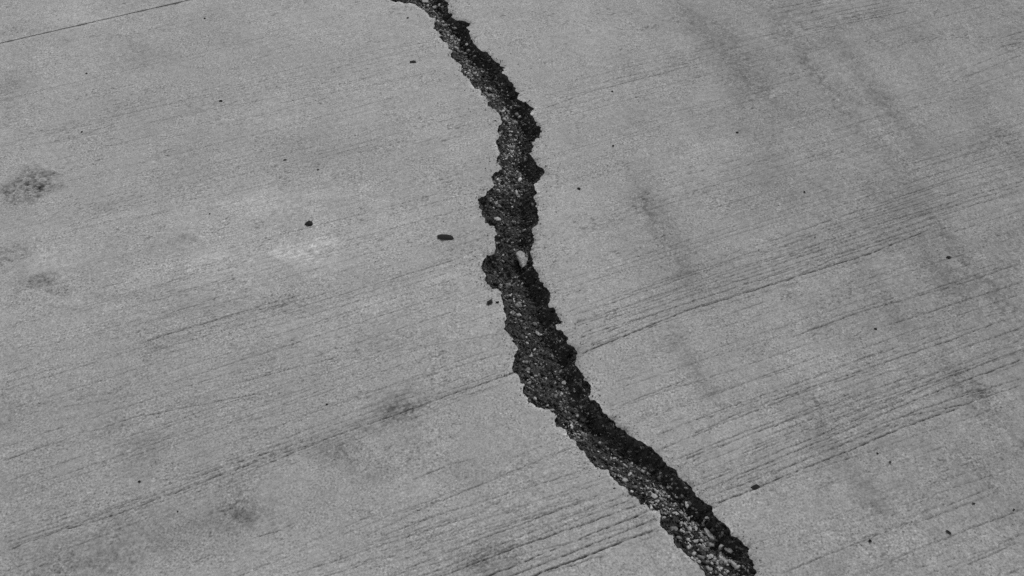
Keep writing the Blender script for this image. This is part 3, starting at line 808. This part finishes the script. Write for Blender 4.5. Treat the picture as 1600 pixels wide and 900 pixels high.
# dark bits lying on the slabs
SP = 'small dark specks on the concrete'
on_slab(695, 371, 25, 10, -8, M_DARK, 'large dark oval pebble lying on the concrete left of the crack', 'pebble', 'pebble', .40, 1, None, .10, detail=2)
on_slab(483, 350, 11, 10, 0, M_DARK, 'small round dark pebble beside the pale patch on the left slab', 'pebble', 'pebble', .5, 2, None, .14, detail=2)
on_slab(765, 474, 12, 8, -5, M_DARK, 'dark lump close to the left rim of the crack, larger of a close pair', 'dirt lump', 'dirt_lump', .5, 3)
on_slab(777.5, 472, 8, 5, -20, M_DARK, 'tiny dark crumb between the larger dark lump and the left rim of the crack', 'dirt lump', 'dirt_lump', .5, 4)
on_slab(1181, 762, 17, 7, 14, M_DARK, 'dark elongated chip lying in the lowest groove right of the crack', 'stone chip', 'stone_chip', .5, 5)
on_slab(645, 97, 10, 5, 2, M_DARK, 'dark flat chip near the upper crack, left of it', 'stone chip', 'stone_chip', .5, 6)
on_slab(905, 295, 8, 6, -40, M_DARK, 'dark chip alone on the smooth concrete right of the upper crack bulge', 'stone chip', 'stone_chip', .6, 7)
on_slab(1482, 832, 11, 4, -52, M_DARK, 'thin slanted dark sliver on the lower right slab', 'stone chip', 'stone_chip', .5, 8)
on_slab(1360, 845, 7, 6, 20, M_DARK, 'dark triangular crumb on a faint groove at the lower right', 'dirt crumb', 'dirt_crumb', .6, 9)
on_slab(1391, 722, 6, 4, 0, M_DARK, 'dark round crumb below the end of the grooved band on the right slab', 'dirt crumb', 'dirt_crumb', .6, 10)
on_slab(1371, 708, 5, 3, -30, M_DARK, 'tiny dark crumb just under the grooved band on the right slab', 'dirt crumb', 'dirt_crumb', .6, 11)
on_slab(1368, 514, 6, 4, -35, M_DARK, 'dark speck on bare concrete between the two grooved bands on the right', 'dirt crumb', 'dirt_crumb', .6, 12)
on_slab(1482, 402, 9, 4, 5, M_DARK, 'flat dark chip in the slanted dark drag mark at the far right', 'stone chip', 'stone_chip', .5, 13)
on_slab(1521, 787, 6, 5, 0, M_DARK, 'dark crumb nearest the right edge of the lower right slab', 'dirt crumb', 'dirt_crumb', .6, 14)
on_slab(1584, 797, 6, 4, 20, M_DARK, 'dark crumb in a groove at the right edge of the picture', 'dirt crumb', 'dirt_crumb', .6, 15)
on_slab(1152, 207, 6, 4, 0, M_DARK, 'dark speck high on the right slab, in its dusty middle', 'dirt crumb', 'dirt_crumb', .6, 16)
on_slab(958, 228, 6, 5, 10, M_DARK, 'dark speck right of the upper crack, above the lone chip', 'dirt crumb', 'dirt_crumb', .6, 17)
on_slab(957, 144, 5, 4, 10, M_DARK, 'faint dark speck beside the short groove at the upper right of the crack', 'dirt crumb', 'dirt_crumb', .6, 18)
on_slab(1257, 300, 5, 4, 0, M_DARK, 'dark speck on the plain centre of the right slab', 'dirt crumb', 'dirt_crumb', .6, 19)
on_slab(135, 115, 6, 3.6, 0, M_DARK, 'dark speck nearest the joint on the upper left slab', 'dirt crumb', 'dirt_crumb', .6, 20)
on_slab(345, 158, 7, 4.5, 0, M_DARK, 'dark speck in the middle of the upper left slab, largest there', 'dirt crumb', 'dirt_crumb', .6, 21)
on_slab(128, 206, 5, 3.6, 0, M_DARK, 'dark speck on the faint groove above the dark stain at the left', 'dirt crumb', 'dirt_crumb', .6, 22)
on_slab(320, 29, 5, 3, 0, M_DARK, 'dark speck just below the right end of the joint', 'dirt crumb', 'dirt_crumb', .6, 23)
on_slab(328, 334, 4, 3.5, 0, M_DARK, 'tiny dark dot between the pale patches on the left slab', 'dirt crumb', 'dirt_crumb', .6, 24)
on_slab(218, 753, 6, 4, 10, M_DARK, 'dark crumb above the long groove at the lower left', 'dirt crumb', 'dirt_crumb', .6, 25)
on_slab(511, 632, 5, 3.5, 10, M_DARK, 'dark crumb left of the smudged stain on the lower left slab', 'dirt crumb', 'dirt_crumb', .6, 26)
on_slab(278, 799, 4, 3.4, 0, M_DARK, 'tiny dark dot between the two sooty stains at the lower left', 'dirt crumb', 'dirt_crumb', .6, 27)
on_slab(637, 28, 5, 4, 0, M_DARK, 'dark speck left of the crack top', 'dirt crumb', 'dirt_crumb', .6, 28)
on_slab(774, 189, 6, 4, 0, M_DARK, 'dark crumb touching the left rim of the upper crack', 'dirt crumb', 'dirt_crumb', .5, 29)
on_slab(445, 250, 6, 3.5, 0, M_DARK, 'dark speck above the pale patch on the left slab', 'dirt crumb', 'dirt_crumb', .5, 30)
on_slab(497, 265, 5, 3.5, 0, M_DARK, 'dark speck on the brushed strip above the round pebble', 'dirt crumb', 'dirt_crumb', .5, 31)
# pale bits
on_slab(786, 24, 13, 5, 28, M_PALE, 'pale splinter of stone on the concrete right of the crack top', 'stone chip', 'stone_chip', .5, 41)
on_slab(1274, 370, 5, 4.5, 0, M_PALE, 'tiny white stone grain on the right slab above the long groove', 'stone grain', 'stone_grain', .8, 42)
on_slab(998, 400, 4.5, 4, 0, M_PALE, 'tiny white stone grain right of the crack waist', 'stone grain', 'stone_grain', .8, 43)
on_slab(62, 629, 5, 4, 0, M_PALE, 'tiny white stone grain near the left edge of the lower left slab', 'stone grain', 'stone_grain', .8, 44)

# the broken piece of slab caught between the two faces
def wedge():
    pts = [(807,392),(815,391),(821,394),(827,398),(826,404),(823,409),(819,414),(815,418),(813,412),(811,406),(806,398)]
    p = ground(*np.array(pts, float).T) * ((CAM_H + .010) / CAM_H)
    q_ = np.repeat(p, 2, 0); q_[1::2] = (p + np.roll(p, -1, 0)) / 2; p = q_ + np.random.default_rng(4).normal(0, .0007, q_.shape)
    c = p.mean(0); r = np.random.default_rng(5); n = len(p)
    topz, rows = -.010, []
    rows.append(np.concatenate([c[None] - c, [[topz + .002]]], 1))
    ring = lambda k, z, j: np.concatenate([(p - c) * k + r.normal(0, j, p.shape), np.full((n, 1), z) + r.normal(0, .0013, (n, 1))], 1)
    rows += [ring(.55, topz + .001, .0008), ring(.93, topz - .0006, .0006), ring(1.0, topz - .003, .0008), ring(.84, topz - .009, .001), ring(.5, topz - .020, .001)]
    co_ = np.concatenate(rows); f = [(0, 1 + k, 1 + (k + 1) % n, 1 + (k + 1) % n) for k in range(n)]
    f = [(0, 1 + k, 1 + (k + 1) % n) for k in range(n)]
    for a in range(4):
        for k in range(n):
            i, j = 1 + a * n + k, 1 + a * n + (k + 1) % n
            f += [(i, i + n, j + n), (i, j + n, j)]
    me = mesh_np('concrete_fragment', co_, f, {'wear': np.full(len(co_), .86)}, M_CONC, False)
    o = link('concrete_fragment', me, None, (c[0], c[1], 0))
    tag(o, 'pale pointed fragment of concrete wedged in the crack at its waist', 'concrete fragment')
wedge()

# stones in the bed one can pick out
def in_bed(px, py, w, h, deg, mat, label, group=None, seed=0, flat=.6, name='gravel_stone', lift=.0015):
    p, z = bed_point(px, py)
    o = one_stone(name, w, h, math.radians(deg), p[0], p[1], z + lift, scale_at(p), mat, flat, seed, .16)
    return tag(o, label, 'stone', group)
in_bed(680, 13, 9, 7, 10, M_PALE, 'pale stone at the top end of the crack, brightest there', None, 201)
in_bed(665, 4, 11, 8, 10, M_PALE, 'pale stone beside the dark side branch at the very top of the crack', None, 202)
in_bed(730, 71, 7, 6, 10, M_PALE, 'small pale stone against the dark face in the upper crack', None, 203)
in_bed(805, 219, 6, 6, 10, M_PALE, 'single pale grain beside the dark face in the narrow upper stretch of the crack', None, 204)
in_bed(777, 344, 12, 6, 5, M_PALE, 'pale flake at the left rim under the upper bulge of the crack', None, 205)
in_bed(794, 448, 12, 10, 60, M_GREY, 'grey stone in the rubble below the wedged fragment', None, 206)
in_bed(800, 491, 11, 7, 5, M_PALE, 'pale stone low in the small rubble heap at the left rim, mid crack', None, 207)
in_bed(811, 478, 14, 10, -40, M_GREY, 'larger grey stone in the small rubble heap at the left rim, mid crack', None, 208)
in_bed(840.5, 522, 12, 7, -35, M_PALE, 'pale tilted stone alone in the middle of the wide dark stretch', None, 209)
in_bed(836, 508, 9, 6, -60, M_GREY, 'grey stone just above the pale tilted stone in the wide dark stretch', None, 210)
in_bed(824, 578, 11, 8, 15, M_GREY, 'grey stone near the left rim of the widest part of the crack', None, 211)
in_bed(881, 599, 9, 7, 0, M_PALE, 'pale stone in the middle of the crack, just above the bend to the right', None, 212)
in_bed(1003, 700, 10, 5, -60, M_PALE, 'thin pale splinter standing in the dark face of the lower crack', None, 213)
in_bed(1107, 836, 28, 8, -58, M_PALE, 'long pale splinter of stone beside the dark face near the crack bottom', None, 214, .8)
in_bed(1149, 886, 27, 8, -55, M_PALE, 'long grey splinter of stone at the foot of the dark face, by the picture bottom', None, 215, .8)
in_bed(1138, 859, 13, 9, -35, M_PALE, 'pale blunt stone at the upper right of the bright rubble heap', None, 216)
in_bed(1110, 871, 14, 8, 20, M_PALE, 'pale flat stone in the centre of the bright rubble heap', None, 217)
in_bed(1122, 890, 14, 10, 10, M_PALE, 'broad pale stone at the bottom of the bright rubble heap', None, 218)
in_bed(1054, 828, 15, 9, 0, M_GREY, 'broad grey stone near the left rim, above the bright rubble heap', None, 219)
in_bed(1085, 827, 10, 9, 10, M_PALE, 'bright stone in the cluster left of the long pale splinter', None, 220)
in_bed(1055, 803, 14, 6, -20, M_PALE, 'curved looking pale sliver in the middle of the lower rubble', None, 221)
in_bed(1073, 789, 7, 12, 10, M_PALE, 'bright upright stone in the lower rubble, below the grooves on the right', None, 222)
in_bed(1022, 777, 11, 8, -30, M_PALE, 'rounded pale stone in the upper part of the lower rubble', None, 223)
in_bed(1037, 764, 11, 9, 0, M_GREY, 'grey stone in the upper part of the lower rubble, near the dark face', None, 224)
in_bed(1104, 810, 8, 5, 0, M_PALE, 'lone pale chip on the dark face below the notch in the right rim', None, 225)
# many alike, two stretches
def scatter(n, zone, group, label, seed, smin, smax):
    r = np.random.default_rng(seed)
    zp = (bpy_ > zone[0]) & (bpy_ < zone[1]) & (BEDR > .018) & (BEDL > .006)
    wgt = np.where(zp, pale ** 1.6, 0); wgt = wgt / wgt.sum()
    base = []
    for k in range(8):
        vv = stone_verts(r, 1, np.array([1.0]), .18, (.45, .8))[0]
        base.append([mesh_np('gravel_stone', vv, ICF, None, m, False) for m in (M_PALE, M_GREY)])
    ch = r.choice(len(BEDP), n, False, wgt)
    for i in ch:
        s = r.uniform(smin, smax)
        o = link('gravel_stone', base[r.integers(8)][int(r.uniform() < .45)], None, (BEDP[i, 0], BEDP[i, 1], BEDZ[i] + s * .4))
        o.scale = (s, s, s); o.rotation_euler = (r.normal(0, .35), r.normal(0, .35), r.uniform(0, 6.28))
        tag(o, label, 'stone', group)
for n_, zn, lab, sd_, a_, b_ in (
 (45, (868, 905), 'small angular pale stone crowded in the bright rubble heap at the bottom of the picture', 301, .0028, .0052),
 (45, (835, 868), 'small angular pale stone in the bright rubble beside the long pale splinter', 302, .0026, .0050),
 (40, (800, 835), 'small pale stone in the loose rubble just below the last groove on the left', 303, .0024, .0046),
 (36, (755, 800), 'small pale stone in the rubble between the dense grooves on either side of the crack', 304, .0024, .0044),
 (28, (690, 755), 'small pale stone in the rubble under the straight dark face of the lower crack', 305, .0022, .0040),
 (22, (610, 690), 'small grey stone in the rubble at the bend of the crack', 306, .0022, .0038),
 (20, (430, 610), 'small grey stone in the dark wide stretch below the wedged fragment', 307, .0020, .0038),
 (14, (270, 390), 'small grey stone in the two dark bulges above the wedged fragment', 308, .0020, .0036),
 (22, (0, 270), 'small grey stone in the crumbled narrow upper stretch of the crack', 309, .0022, .0036)):
    scatter(n_, zn, 'stones in the crack rubble', lab, sd_, a_, b_)
